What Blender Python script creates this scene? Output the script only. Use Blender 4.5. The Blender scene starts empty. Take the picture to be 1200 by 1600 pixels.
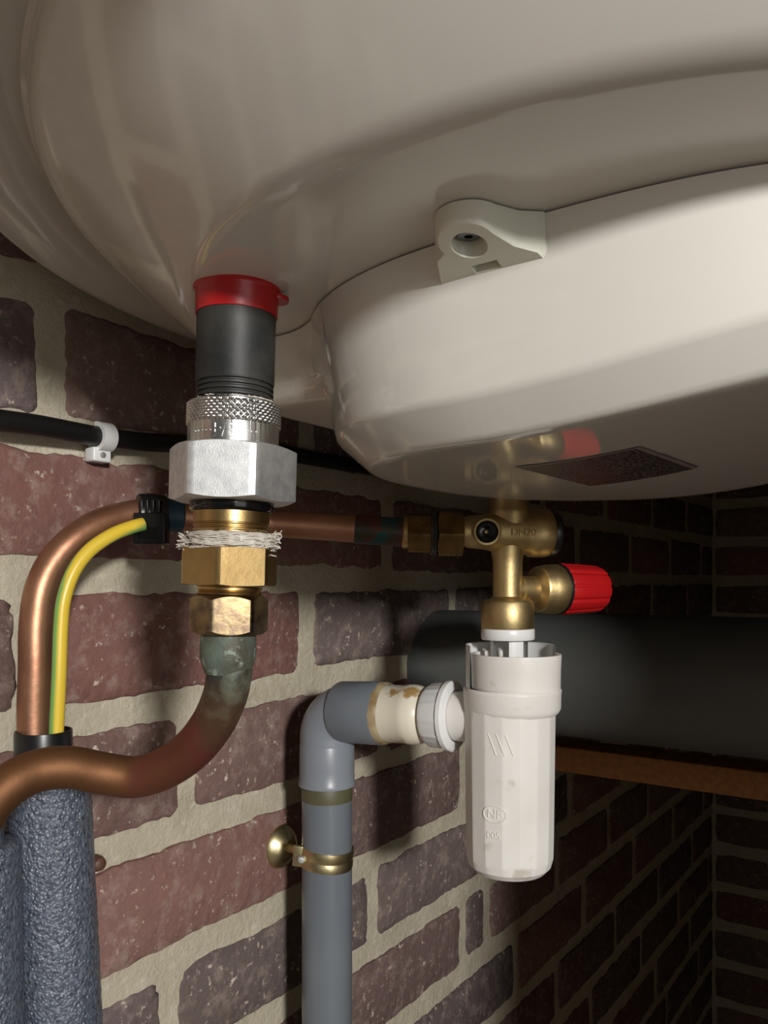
import bpy, bmesh, math, random
from mathutils import Vector, Matrix, noise

# ------------------------------------------------------------------ frame
# World: X runs along the heater wall (away from the camera), the heater wall is the plane Y = 0,
# the cupboard lies on its -Y side, Z is up.  Camera height:
ZC = 1.30
F, CX, CY = 1250.0, 600.0, 908.0
WS, WN = 0.5757, 0.8177            # sine / cosine of the wall's angle to the view axis
NC = 0.379                         # camera's distance from the heater wall
def W(s, n, z): return Vector((s, -n, ZC + z))
def P(u, v, d):
    """point at depth d metres seen at (u, v) on the 1200 x 1600 frame"""
    x = (u - CX) / F * d
    return W(WS * x + WN * d, NC + WN * x - WS * d, (CY - v) / F * d)
RIGHT = Vector((WS, -WN, 0)); FWD = Vector((WN, WS, 0)); UP = Vector((0, 0, 1))
KW = 580.0
def wall_depth(u): return KW / (1480.0 - u)
def s_of_u(u): return (wall_depth(u) - 0.218) / 0.8177

sc = bpy.context.scene
col = sc.collection
# ------------------------------------------------------------------ camera
cam = bpy.data.cameras.new('camera'); cam_o = bpy.data.objects.new('camera', cam); col.objects.link(cam_o)
cam.sensor_fit = 'HORIZONTAL'; cam.sensor_width = 36.0; cam.lens = 36.0 * F / 1200.0
cam.shift_y = (CY - 800.0) / 1200.0
cam.clip_start = 0.01
cam_o.location = (0, -NC, ZC)
cam_o.rotation_euler = (math.pi / 2, 0, -math.atan2(WN, WS))
sc.camera = cam_o
# ------------------------------------------------------------------ light
world = bpy.data.worlds.new('world'); sc.world = world; world.use_nodes = True
bg = world.node_tree.nodes['Background']
bg.inputs[0].default_value = (1.0, 0.95, 0.87, 1); bg.inputs[1].default_value = 0.12
def area(name, loc, target, size, power, colour, size_y=None):
    l = bpy.data.lights.new(name, 'AREA'); l.energy = power; l.color = colour
    l.shape = 'DISK' if size_y is None else 'RECTANGLE'; l.size = size
    if size_y: l.size_y = size_y
    o = bpy.data.objects.new(name, l); col.objects.link(o); o.location = loc
    o.rotation_euler = (Vector(target) - Vector(loc)).to_track_quat('-Z', 'Y').to_euler()
    return o
area('room_lamp', W(-0.75, 1.60, 0.36), W(0.33, 0.15, -0.05), 0.16, 30.0, (1.0, 0.985, 0.96))
area('room_fill', W(-0.55, 2.1, -0.25), W(0.3, 0.2, 0.05), 1.1, 6.5, (1.0, 0.985, 0.955), 1.3)  # added soft fill from the room side, no window stands there
sc.view_settings.view_transform = 'Standard'; sc.view_settings.look = 'None'
sc.view_settings.gamma = 1.0; sc.view_settings.exposure = 0.0
sc.view_settings.use_curve_mapping = False

# ------------------------------------------------------------------ helpers
def link(o): col.objects.link(o); return o
def obj(name, bm, m, parent=None, sharp=35, smooth=True):
    me = bpy.data.meshes.new(name)
    bmesh.ops.recalc_face_normals(bm, faces=bm.faces[:])
    bm.to_mesh(me); bm.free()
    if smooth:
        for p in me.polygons: p.use_smooth = True
        me.set_sharp_from_angle(angle=math.radians(sharp))
    if m: me.materials.append(m)
    o = bpy.data.objects.new(name, me); link(o)
    if parent is not None: attach(o, parent)
    return o
def attach(o, parent):
    o.parent = parent
    # parents carry translation only (world matrices are not evaluated yet)
    w = Vector((0, 0, 0)); p = parent
    while p is not None: w += p.location; p = p.parent
    o.location = o.location - w
def tag(o, label=None, cat=None, group=None, kind=None):
    if label: o['label'] = label
    if cat: o['category'] = cat
    if group: o['group'] = group
    if kind: o['kind'] = kind
    return o
def thing(name, label, cat, loc, group=None):
    o = bpy.data.objects.new(name, None); o.empty_display_size = 0.02; link(o)
    o.location = loc
    return tag(o, label, cat, group)
def frame(origin, axis, xref=None):
    """matrix whose local Z is axis; local -Y looks towards the camera where possible"""
    z = Vector(axis).normalized()
    y = Vector(xref) if xref is not None else FWD
    x = y.cross(z)
    if x.length < 1e-4: x = RIGHT.copy()
    x.normalize(); y = z.cross(x)
    M = Matrix((x, y, z)).transposed().to_4x4(); M.translation = Vector(origin)
    return M
def lathe(bm, prof, M=None, seg=64, a0=0.0, a1=2 * math.pi, rfun=None):
    full = abs((a1 - a0) - 2 * math.pi) < 1e-6
    n = seg if full else seg + 1
    rows = []
    for i, (r, z) in enumerate(prof):
        if r < 1e-7 and rfun is None:
            rows.append([bm.verts.new((0, 0, z))] * n); continue
        row = []
        for k in range(n):
            a = a0 + (a1 - a0) * k / seg
            rr = rfun(r, z, a) if rfun else r
            row.append(bm.verts.new((rr * math.cos(a), rr * math.sin(a), z)))
        rows.append(row)
    vs = {v for r in rows for v in r}
    for i in range(len(rows) - 1):
        for k in range(seg):
            k2 = (k + 1) % n
            q = []
            for v in (rows[i][k], rows[i][k2], rows[i + 1][k2], rows[i + 1][k]):
                if v not in q: q.append(v)
            if len(q) > 2:
                try: bm.faces.new(q)
                except ValueError: pass
    if M is not None: bmesh.ops.transform(bm, matrix=M, verts=list(vs))
    return bm
def catmull(pts, per=8):
    out = []; n = len(pts)
    for i in range(n - 1):
        p0 = pts[max(i - 1, 0)]; p1 = pts[i]; p2 = pts[i + 1]; p3 = pts[min(i + 2, n - 1)]
        for k in range(per):
            t = k / per
            out.append(0.5 * ((2 * p1) + (p2 - p0) * t + (2 * p0 - 5 * p1 + 4 * p2 - p3) * t * t + (3 * p1 - p0 - 3 * p2 + p3) * t ** 3))
    out.append(pts[-1].copy()); return out
def tube(bm, pts, r, seg=24, cap=True, per=8, smooth=True):
    pts = [Vector(p) for p in pts]
    rr = r if isinstance(r, (list, tuple)) else [r] * len(pts)
    if smooth:
        path = catmull(pts, per)
        rad = []
        for i in range(len(pts) - 1):
            for k in range(per): rad.append(rr[i] + (rr[i + 1] - rr[i]) * k / per)
        rad.append(rr[-1])
    else: path, rad = pts, list(rr)
    t = (path[1] - path[0]).normalized()
    nrm = t.orthogonal().normalized(); rows = []
    for i, p in enumerate(path):
        t2 = (path[min(i + 1, len(path) - 1)] - path[max(i - 1, 0)]).normalized()
        nrm = (nrm - t2 * nrm.dot(t2)).normalized(); b = t2.cross(nrm)
        rows.append([bm.verts.new(p + (nrm * math.cos(2 * math.pi * k / seg) + b * math.sin(2 * math.pi * k / seg)) * rad[i]) for k in range(seg)])
    for i in range(len(rows) - 1):
        for k in range(seg): bm.faces.new((rows[i][k], rows[i][(k + 1) % seg], rows[i + 1][(k + 1) % seg], rows[i + 1][k]))
    if cap: bm.faces.new(rows[0]); bm.faces.new(list(reversed(rows[-1])))
    return bm
def box(bm, lo, hi, M=None, bevel=0.0):
    vs = [bm.verts.new((x, y, z)) for z in (lo[2], hi[2]) for y in (lo[1], hi[1]) for x in (lo[0], hi[0])]
    fs = [bm.faces.new([vs[i] for i in q]) for q in ((0, 2, 3, 1), (4, 5, 7, 6), (0, 1, 5, 4), (2, 6, 7, 3), (0, 4, 6, 2), (1, 3, 7, 5))]
    if M is not None: bmesh.ops.transform(bm, matrix=M, verts=vs)
    if bevel > 0:
        es = list({e for f in fs for e in f.edges})
        bmesh.ops.bevel(bm, geom=es, offset=bevel, segments=3, profile=0.5, affect='EDGES')
    return bm
def hexnut(bm, R, z0, z1, M, rot=0.0, hole=0.0, rnd=0.965, ch=0.45, seg=120):
    rf = R * math.cos(math.pi / 6)
    def rad(a):
        b = (a - rot) % (math.pi / 3) - math.pi / 6
        return min(rf / math.cos(b), R * rnd)
    ri = rf * 0.97
    rows = []
    def ring(f): rows.append([bm.verts.new(f(2 * math.pi * k / seg)) for k in range(seg)])
    at = lambda r, a, z: (r * math.cos(a), r * math.sin(a), z)
    if hole > 0: ring(lambda a: at(hole, a, z0))
    ring(lambda a: at(ri, a, z0))
    ring(lambda a: at(rad(a), a, z0 + (rad(a) - ri) * ch))
    ring(lambda a: at(rad(a), a, z1 - (rad(a) - ri) * ch))
    ring(lambda a: at(ri, a, z1))
    if hole > 0: ring(lambda a: at(hole, a, z1))
    for i in range(len(rows) - 1):
        for k in range(seg): bm.faces.new((rows[i][k], rows[i][(k + 1) % seg], rows[i + 1][(k + 1) % seg], rows[i + 1][k]))
    bm.faces.new(list(reversed(rows[0]))); bm.faces.new(rows[-1])
    bmesh.ops.transform(bm, matrix=M, verts=[v for r in rows for v in r])
    return bm
def text_mesh(txt, size, depth, place, bend=None):
    """raised lettering; place(x, y, z) puts each vertex"""
    c = bpy.data.curves.new('lettering', 'FONT'); c.body = txt; c.size = size; c.extrude = depth
    c.align_x = 'CENTER'; c.align_y = 'CENTER'; c.resolution_u = 3
    o = bpy.data.objects.new('lettering', c); link(o)
    dg = bpy.context.evaluated_depsgraph_get(); dg.update()
    me = bpy.data.meshes.new_from_object(o.evaluated_get(dg))
    bpy.data.objects.remove(o); bpy.data.curves.remove(c)
    bm = bmesh.new(); bm.from_mesh(me); bpy.data.meshes.remove(me)
    for v in bm.verts: v.co = place(*v.co)
    return bm

# ------------------------------------------------------------------ materials
def srgb(r, g, b):
    f = lambda c: (c / 255 / 12.92) if c / 255 <= 0.04045 else ((c / 255 + 0.055) / 1.055) ** 2.4
    return (f(r), f(g), f(b), 1)
class NT:
    def __init__(self, name):
        self.m = bpy.data.materials.new(name); self.m.use_nodes = True
        self.t = self.m.node_tree; self.b = self.t.nodes['Principled BSDF']
        self.co = None
    def n(self, kind, **kw):
        x = self.t.nodes.new(kind)
        for k, v in kw.items(): setattr(x, k, v)
        return x
    def l(self, a, b): self.t.links.new(a, b)
    def coord(self, scale=(1, 1, 1), which='Object'):
        tc = self.n('ShaderNodeTexCoord'); mp = self.n('ShaderNodeMapping'); mp.inputs['Scale'].default_value = scale
        self.l(tc.outputs[which], mp.inputs['Vector']); return mp.outputs[0]
    def noise(self, scale, detail=4, rough=0.55, vec=None, lo=0.3, hi=0.7, c0=(0, 0, 0, 1), c1=(1, 1, 1, 1)):
        x = self.n('ShaderNodeTexNoise'); x.inputs['Scale'].default_value = scale
        x.inputs['Detail'].default_value = detail; x.inputs['Roughness'].default_value = rough
        self.l(vec if vec is not None else self.coord(), x.inputs['Vector'])
        r = self.n('ShaderNodeValToRGB'); r.color_ramp.elements[0].position = lo; r.color_ramp.elements[1].position = hi
        r.color_ramp.elements[0].color = c0; r.color_ramp.elements[1].color = c1
        self.l(x.outputs['Fac'], r.inputs[0]); return r.outputs[0]
    def voronoi(self, scale, lo, hi, c0=(1, 1, 1, 1), c1=(0, 0, 0, 1), vec=None):
        x = self.n('ShaderNodeTexVoronoi'); x.inputs['Scale'].default_value = scale
        self.l(vec if vec is not None else self.coord(), x.inputs['Vector'])
        r = self.n('ShaderNodeValToRGB'); r.color_ramp.elements[0].position = lo; r.color_ramp.elements[1].position = hi
        r.color_ramp.elements[0].color = c0; r.color_ramp.elements[1].color = c1
        self.l(x.outputs['Distance'], r.inputs[0]); return r.outputs[0]
    def mix(self, fac, a, b, mode='MIX'):
        x = self.n('ShaderNodeMix', data_type='RGBA', blend_type=mode)
        for sock, v in ((x.inputs[0], fac), (x.inputs[6], a), (x.inputs[7], b)):
            if hasattr(v, 'links'): self.l(v, sock)
            else: sock.default_value = v
        return x.outputs[2]
    def mul(self, a, b):
        x = self.n('ShaderNodeMath', operation='MULTIPLY')
        for i, v in enumerate((a, b)):
            if hasattr(v, 'links'): self.l(v, x.inputs[i])
            else: x.inputs[i].default_value = v
        return x.outputs[0]
    def base(self, v):
        if hasattr(v, 'links'): self.l(v, self.b.inputs['Base Color'])
        else: self.b.inputs['Base Color'].default_value = v
        return self
    def set(self, rough=0.5, metal=0.0, spec=0.5, coat=0.0):
        for k, v in (('Roughness', rough), ('Metallic', metal), ('Specular IOR Level', spec), ('Coat Weight', coat)):
            if hasattr(v, 'links'): self.l(v, self.b.inputs[k])
            else: self.b.inputs[k].default_value = v
        self.b.inputs['Coat Roughness'].default_value = 0.06
        return self
    def bump(self, h, strength=0.3, dist=0.001):
        x = self.n('ShaderNodeBump'); x.inputs['Strength'].default_value = strength; x.inputs['Distance'].default_value = dist
        self.l(h, x.inputs['Height']); self.l(x.outputs[0], self.b.inputs['Normal']); return self

def plastic(name, c, rough=0.35, c2=None, scale=25, spec=0.5, bump=0.0):
    t = NT(name)
    t.base(t.mix(t.noise(scale, 5), c, c2) if c2 else c).set(rough, 0, spec)
    if bump: t.bump(t.noise(900, 3), bump, 0.0003)
    return t.m
def metal(name, c, rough, c2=None, scale=60, bump=0.1, lo=0.35, hi=0.7):
    t = NT(name)
    t.base(t.mix(t.noise(scale, 6, 0.6, lo=lo, hi=hi), c, c2) if c2 else c).set(rough, 1.0)
    t.bump(t.noise(500, 4), bump, 0.0003)
    return t.m

M = {}
t = NT('white_enamel'); t.base(t.mix(t.noise(7, 3), srgb(204, 200, 191), srgb(212, 208, 199))).set(0.10, 0, 0.55)
t.bump(t.noise(18, 2), 0.03, 0.002); M['enamel'] = t.m
M['cover'] = plastic('white_cover_plastic', srgb(222, 220, 212), 0.075, srgb(216, 213, 204), 12, 0.5)
M['clip'] = plastic('cream_clip_plastic', srgb(212, 211, 196), 0.3)
t = NT('bright_zinc'); t.base(t.mix(t.noise(260, 5, lo=0.3, hi=0.7), srgb(232, 232, 230), srgb(200, 202, 203))).set(0.46, 0.9); t.bump(t.noise(2600, 2), 0.12, 0.0002); M['steel'] = t.m
M['dark_steel'] = metal('dull_steel', srgb(110, 112, 112), 0.3)
M['knurl'] = metal('bright_zinc_knurl', srgb(212, 212, 208), 0.25, srgb(180, 182, 182), 120, 0.05)
t = NT('black_rubber_pipe')
t.base(t.mix(t.noise(55, 5, lo=0.4, hi=0.75), srgb(30, 32, 32), srgb(62, 60, 55))).set(0.5, 0, 0.35)
t.bump(t.noise(300, 3), 0.1, 0.0003); M['nipple'] = t.m
M['red'] = plastic('red_plastic', srgb(176, 22, 24), 0.33, srgb(160, 18, 22), 40)
M['black'] = plastic('black_plastic', srgb(22, 22, 23), 0.32)
M['gloss_black'] = plastic('gloss_black_plastic', srgb(12, 12, 13), 0.12)
M['brass'] = metal('yellow_brass', srgb(186, 158, 108), 0.33, srgb(164, 136, 90), 90, 0.08)
M['brass_cast'] = metal('cast_brass', srgb(200, 178, 130), 0.46, srgb(182, 158, 110), 120, 0.12)
t = NT('tarnished_brass')
t.base(t.mix(t.noise(140, 6, lo=0.42, hi=0.62), srgb(158, 138, 102), srgb(116, 98, 82))).set(t.noise(200, 4, c0=(.2, .2, .2, 1), c1=(.5, .5, .5, 1)), 1.0)
t.bump(t.noise(400, 4), 0.10, 0.0003); M['brass_old'] = t.m
M['brass_dark'] = metal('dark_brass', srgb(138, 112, 72), 0.28, srgb(90, 70, 44), 80, 0.2)
# copper with a heat-marked end: patina given along the pipe by a per-vertex position attribute
def copper(name, bright, dark, green=None, red=None):
    t = NT(name)
    c = t.mix(t.noise(35, 6, lo=0.3, hi=0.75), bright, dark)
    rough = 0.44
    if green:
        at = t.n('ShaderNodeAttribute', attribute_name='along')
        r1 = t.n('ShaderNodeValToRGB'); e = r1.color_ramp.elements
        e[0].position = 0.0; e[0].color = (1, 1, 1, 1); e[1].position = 0.30; e[1].color = (0, 0, 0, 1)
        wob = t.n('ShaderNodeMath', operation='ADD'); t.l(at.outputs['Fac'], wob.inputs[0])
        t.l(t.mul(t.noise(45, 4, lo=0.2, hi=0.8), 0.22), wob.inputs[1])
        sh = t.n('ShaderNodeMath', operation='SUBTRACT'); t.l(wob.outputs[0], sh.inputs[0]); sh.inputs[1].default_value = 0.11
        r2 = t.n('ShaderNodeValToRGB'); e = r2.color_ramp.elements
        e[0].position = 0.13; e[0].color = (0, 0, 0, 1); e[1].position = 0.24; e[1].color = (1, 1, 1, 1)
        x = r2.color_ramp.elements.new(0.40); x.color = (0.75, 0.75, 0.75, 1); x = r2.color_ramp.elements.new(0.52); x.color = (0, 0, 0, 1)
        t.l(sh.outputs[0], r1.inputs[0]); t.l(sh.outputs[0], r2.inputs[0])
        c = t.mix(t.mul(r2.outputs[0], t.noise(55, 4, lo=0.3, hi=0.55)), c, red)
        speck = t.mix(t.noise(90, 5, lo=0.45, hi=0.7), green, srgb(120, 140, 124))
        c = t.mix(r1.outputs[0], c, speck)
        rr = t.mix(r1.outputs[0], (.58, .58, .58, 1), (.68, .68, .68, 1))
        rough = rr
        mm = t.mix(r1.outputs[0], (.75, .75, .75, 1), (.25, .25, .25, 1))
        t.base(c).set(rough, mm)
    else: t.base(c).set(rough, 0.85)
    t.bump(t.noise(260, 4), 0.12, 0.0004)
    return t.m
M['copper'] = copper('copper_feed', srgb(186, 140, 112), srgb(154, 108, 82))
M['copper_hot'] = copper('copper_brown', srgb(122, 84, 54), srgb(98, 66, 42), srgb(50, 52, 46), srgb(124, 66, 58))
t = NT('flared_copper_end'); c = t.mix(t.noise(70, 5, lo=0.35, hi=0.65), srgb(72, 66, 56), srgb(96, 108, 96))
c = t.mix(t.noise(160, 6, lo=0.58, hi=0.7), c, srgb(158, 172, 158)); t.base(c).set(0.6, 0.2); t.bump(t.noise(250, 5), 0.4, 0.0006); M['patina'] = t.m
M['hemp'] = plastic('pale_hemp', srgb(206, 200, 190), 0.8, srgb(176, 168, 154), 200)
M['blue_tape'] = plastic('blue_tape', srgb(24, 62, 84), 0.5)
t = NT('earth_wire'); at = t.n('ShaderNodeAttribute', attribute_name='stripe')
t.base(t.mix(at.outputs['Fac'], srgb(226, 194, 62), srgb(124, 172, 92))).set(0.35); M['earth'] = t.m
t = NT('grey_foam')
vec = t.coord()
h = t.voronoi(620, 0.0, 0.75, vec=vec); h2 = t.noise(420, 4, vec=vec)
t.base(t.mix(h2, srgb(62, 68, 80), srgb(106, 113, 126))).set(0.24, 0.0, 0.9)
t.bump(t.mix(0.5, h, h2), 1.0, 0.0011); M['foam'] = t.m
M['foam_dark'] = t.m
t = NT('cable_sheath'); t.base(srgb(20, 20, 21)).set(0.4); M['cable'] = t.m
M['white_plastic'] = plastic('white_plastic', srgb(226, 226, 224), 0.3)
t = NT('trap_plastic'); c = t.mix(t.noise(30, 5), srgb(230, 227, 221), srgb(220, 215, 208))
c = t.mix(t.mul(t.noise(70, 6, lo=0.62, hi=0.72), 0.5), c, srgb(168, 156, 140)); t.base(c).set(0.42, 0, 0.35); M['trap'] = t.m
t = NT('cream_plastic'); c = t.mix(t.noise(45, 5, lo=0.6, hi=0.66), srgb(226, 218, 198), srgb(166, 134, 84)); t.base(c).set(0.3); M['cream'] = t.m
M['rust_glue'] = plastic('brown_sealant', srgb(128, 104, 66), 0.5, srgb(176, 160, 128), 90)
M['pvc'] = plastic('grey_pvc', srgb(112, 118, 124), 0.3, srgb(104, 110, 117), 20)
M['pvc_socket'] = plastic('grey_pvc_socket', srgb(134, 139, 146), 0.34, srgb(126, 131, 139), 20)
t = NT('wide_pvc'); t.base(t.mix(t.noise(16, 5), srgb(82, 86, 86), srgb(94, 94, 90))).set(0.5); M['wide_pvc'] = t.m
t = NT('old_glue'); t.base(srgb(88, 84, 60)).set(0.5); M['glue'] = t.m
M['zinc_yellow'] = metal('yellow_zinc', srgb(226, 214, 170), 0.36, srgb(200, 182, 136), 80, 0.1)
t = NT('pine'); v = t.coord((0.6, 14, 14)); t.base(t.mix(t.noise(14, 5, vec=v), srgb(176, 120, 66), srgb(150, 96, 50))).set(0.7); M['wood'] = t.m
t = NT('sticker'); v = t.coord((1, 2.4, 1))
c = t.mix(t.noise(420, 3, vec=v, lo=0.45, hi=0.62), srgb(42, 34, 30), srgb(112, 98, 92)); t.base(c).set(0.5); M['sticker'] = t.m
M['sticker_edge'] = plastic('sticker_edge', srgb(150, 140, 132), 0.4)
# brick: tint comes from each brick's own object colour
t = NT('old_brick'); oi = t.n('ShaderNodeObjectInfo')
geo = t.n('ShaderNodeNewGeometry'); mp = t.n('ShaderNodeMapping'); t.l(geo.outputs['Position'], mp.inputs[0]); pos = mp.outputs[0]
c = t.mix(t.noise(32, 5, 0.6, vec=pos, lo=0.3, hi=0.75), oi.outputs['Color'], srgb(112, 96, 88), 'MIX')
c = t.mix(t.mul(t.noise(20, 4, vec=pos, lo=0.35, hi=0.7), 0.55), oi.outputs['Color'], c)
c = t.mix(t.mul(t.noise(75, 6, 0.7, vec=pos, lo=0.5, hi=0.75), 0.6), c, srgb(178, 160, 148))
c = t.mix(t.mul(t.noise(230, 3, 0.5, vec=pos, lo=0.62, hi=0.7), t.noise(50, 3, vec=pos, lo=0.4, hi=0.62)), c, srgb(206, 190, 174))
t.base(c).set(0.85, 0, 0.25)
t.bump(t.mix(0.5, t.noise(170, 6, 0.65, vec=pos), t.voronoi(110, 0.05, 0.5, vec=pos)), 0.55, 0.0022); M['brick'] = t.m
t = NT('lime_mortar'); geo = t.n('ShaderNodeNewGeometry'); mp = t.n('ShaderNodeMapping'); t.l(geo.outputs['Position'], mp.inputs[0]); pos = mp.outputs[0]
c = t.mix(t.noise(26, 5, vec=pos), srgb(212, 202, 180), srgb(190, 180, 156))
c = t.mix(t.mul(t.noise(140, 6, vec=pos, lo=0.55, hi=0.75), 0.6), c, srgb(230, 222, 206))
t.base(c).set(0.9, 0, 0.2); t.bump(t.noise(180, 7, 0.7, vec=pos), 0.6, 0.0025); M['mortar'] = t.m
M['plaster'] = plastic('white_plaster', srgb(190, 182, 168), 0.9, srgb(180, 172, 158), 6)
M['concrete'] = plastic('concrete_floor', srgb(140, 130, 118), 0.9, srgb(120, 112, 100), 5)

# ------------------------------------------------------------------ room
S0, S1, ND = -0.85, 1.661, 0.62
Z0, Z1 = -ZC, 1.10
HJ, HC = 0.017, 0.0749               # mortar joint, course height
zM = lambda k: -HC * k + 0.0015
rng = random.Random(5)
def mortar_panel(name, a, b, nrm, step=0.01):
    """front skin of mortar with a rough surface: a = (along range), b = z range"""
    pass
def rough_wall(name, to, a0, a1, z0, z1, fine):
    bm = bmesh.new()
    (fa0, fa1, fz0, fz1, st) = fine
    def axis(lo, hi, f0, f1):
        xs = [lo]
        x = f0
        if f0 > lo: xs.append(f0)
        while x < f1 - 1e-6: x += st; xs.append(min(x, f1))
        if hi > xs[-1] + 1e-6: xs.append(hi)
        return xs
    A = axis(a0, a1, fa0, fa1); Zs = axis(z0, z1, fz0, fz1)
    g = [[bm.verts.new(to(a, 0.0012 * noise.noise(Vector((a * 45, z * 45, 3))) + 0.0008 * noise.noise(Vector((a * 160, z * 160, 9))), z)) for z in Zs] for a in A]
    for i in range(len(A) - 1):
        for j in range(len(Zs) - 1): bm.faces.new((g[i][j], g[i + 1][j], g[i + 1][j + 1], g[i][j + 1]))
    # back
    c = [bm.verts.new(to(a, -0.11, z)) for a, z in ((a0, z0), (a1, z0), (a1, z1), (a0, z1))]
    bm.faces.new(c)
    edges = [[g[i][0] for i in range(len(A))], [g[-1][j] for j in range(len(Zs))], [g[i][-1] for i in reversed(range(len(A)))], [g[0][j] for j in reversed(range(len(Zs)))]]
    for e, (p, q) in zip(edges, ((0, 1), (1, 2), (2, 3), (3, 0))): bm.faces.new(e + [c[q], c[p]])
    o = obj(name, bm, M['mortar'], None, 60)
    return o
toL = lambda a, n, z: W(a, n, z)                 # heater wall: along s, out +n
toB = lambda a, n, z: W(S1 - n, a, z)            # far end wall: along n, out -s
wall_left = tag(rough_wall('wall_left', toL, S0, S1 + 0.11, Z0, Z1, (0.1, 1.2, -0.55, 0.32, 0.006)),
                'brick wall on the left with wide pale mortar joints', kind='structure')
wall_back = tag(rough_wall('wall_back', toB, 0.0, ND, Z0, Z1, (0.0, 0.4, -0.5, 0.2, 0.02)),
                'dark brick wall at the far right end', kind='structure')
PAL = [(128, 99, 92), (116, 94, 90), (134, 95, 87), (108, 95, 92), (124, 100, 93), (114, 90, 84), (106, 93, 92), (138, 102, 94)]
def brick_bm(to, a0, a1, z0, z1, proud, detail, seed):
    r = random.Random(seed); w, h = a1 - a0, z1 - z0
    per = []
    nx, nz = max(3, int(detail * w / 0.2)), max(2, int(detail * 0.35))
    for i in range(nx): per.append((a0 + w * i / nx, z0, 0, -1))
    for i in range(nz): per.append((a1, z0 + h * i / nz, 1, 0))
    for i in range(nx): per.append((a1 - w * i / nx, z1, 0, 1))
    for i in range(nz): per.append((a0, z1 - h * i / nz, -1, 0))
    amp = 0.0022
    out, mid, inn = [], [], []
    ca, cz = (a0 + a1) / 2, (z0 + z1) / 2
    tilt, tilt2 = r.uniform(-.012, .012), r.uniform(-.02, .02)
    for (a, z, da, dz) in per:
        o1 = noise.noise(Vector((a * 45, z * 45, seed * 3.7))) * amp + noise.noise(Vector((a * 170, z * 170, seed * 1.3))) * amp * 0.55 + noise.noise(Vector((a * 480, z * 480, seed * 2.3))) * amp * 0.35
        # rounded worn corners
        cx = max(0.0, abs(a - ca) - (w / 2 - 0.004)); czz = max(0.0, abs(z - cz) - (h / 2 - 0.004))
        pull = 0.0016 * (1 if (cx > 0 and czz > 0) else 0)
        a_ = a + da * o1 - math.copysign(pull, a - ca); z_ = z + dz * o1 - math.copysign(pull, z - cz)
        f = lambda aa, zz: proud + tilt * (aa - ca) + tilt2 * (zz - cz) + 0.0006 * noise.noise(Vector((aa * 60, zz * 60, seed)))
        sh = lambda k: (ca + (a_ - ca) * (1 - k / (w / 2)), cz + (z_ - cz) * (1 - k / (h / 2)))
        out.append((a_, z_, -0.004)); x, y = sh(0.0008); mid.append((x, y, f(x, y) - 0.0014)); x, y = sh(0.0032); inn.append((x, y, f(x, y)))
    bm = bmesh.new()
    rows = [[bm.verts.new(to(a, n, z)) for (a, z, n) in R] for R in (out, mid, inn)]
    N = len(per)
    for i in range(2):
        for k in range(N): bm.faces.new((rows[i][k], rows[i][(k + 1) % N], rows[i + 1][(k + 1) % N], rows[i + 1][k]))
    bm.faces.new(rows[2])
    return bm
def fill(anchors, lo, hi, m=0.206):
    a = sorted(anchors); out = list(a)
    for i in range(len(a) - 1):
        g = a[i + 1] - a[i]; n = round(g / m)
        for j in range(1, n): out.append(a[i] + g * j / n)
    x = a[0] - m
    while x > lo - m: out.append(x); x -= m
    x = a[-1] + m
    while x < hi + m: out.append(x); x += m
    return sorted(out)
ANCH = {-4: [100, 480], -3: [300], -2: [78, 478], -1: [300, 604], 0: [40, 478], 1: [287, 596], 2: [116, 508, 722], 3: [262, 580, 767], 4: [116, 508, 721, 759, 948, 1010],
        5: [580, 803, 911, 989], 6: [722, 868, 959], 7: [803, 922]}
def lay(wall, to, a_lo, a_hi, k0, k1, anchors, detail, seed0):
    for k in range(k0, k1):
        zt, zb = zM(k) - HJ / 2, zM(k + 1) + HJ / 2
        js = fill(anchors(k), a_lo, a_hi)
        for i in range(len(js) - 1):
            a0 = max(js[i] + HJ * 0.42, a_lo); a1 = min(js[i + 1] - HJ * 0.42, a_hi)
            if a1 - a0 < 0.02: continue
            seed = seed0 + k * 31 + i
            r = random.Random(seed)
            dz0, dz1 = r.uniform(-.002, .0025), r.uniform(-.0025, .002)
            o = obj('brick', brick_bm(to, a0, a1, zb + dz0, zt + dz1, r.uniform(0.0012, 0.0034), detail, seed), M['brick'], wall, 50)
            c = PAL[r.randrange(len(PAL))]; f = r.uniform(0.86, 1.1)
            o.color = srgb(c[0] * f, c[1] * f, c[2] * f)
lay(wall_left, toL, -0.04, S1 - 0.004, -4, 12, lambda k: [s_of_u(u) for u in ANCH.get(k, [508 if k % 2 == 0 else 580])], 42, 100)
lay(wall_back, toB, 0.006, ND - 0.02, -9, 14, lambda k: [0.11 if k % 2 else 0.205], 8, 900)
# bricks of the heater wall outside the photograph, joined
bm = bmesh.new()
for k in range(-14, 17):
    off = 0.1 if k % 2 else 0.0
    a = S0 - off
    while a < S1:
        inside = (a + 0.19 > -0.04) and -4 <= k < 12
        if not inside:
            box(bm, W(max(a, S0), -0.002, zM(k + 1) + HJ / 2), W(min(a + 0.19, S1 - 0.004), 0.002, zM(k) - HJ / 2))
        a += 0.206
o = obj('brickwork', bm, M['brick'], wall_left, smooth=False); o['kind'] = 'stuff'; o.color = srgb(118, 76, 68)

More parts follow.
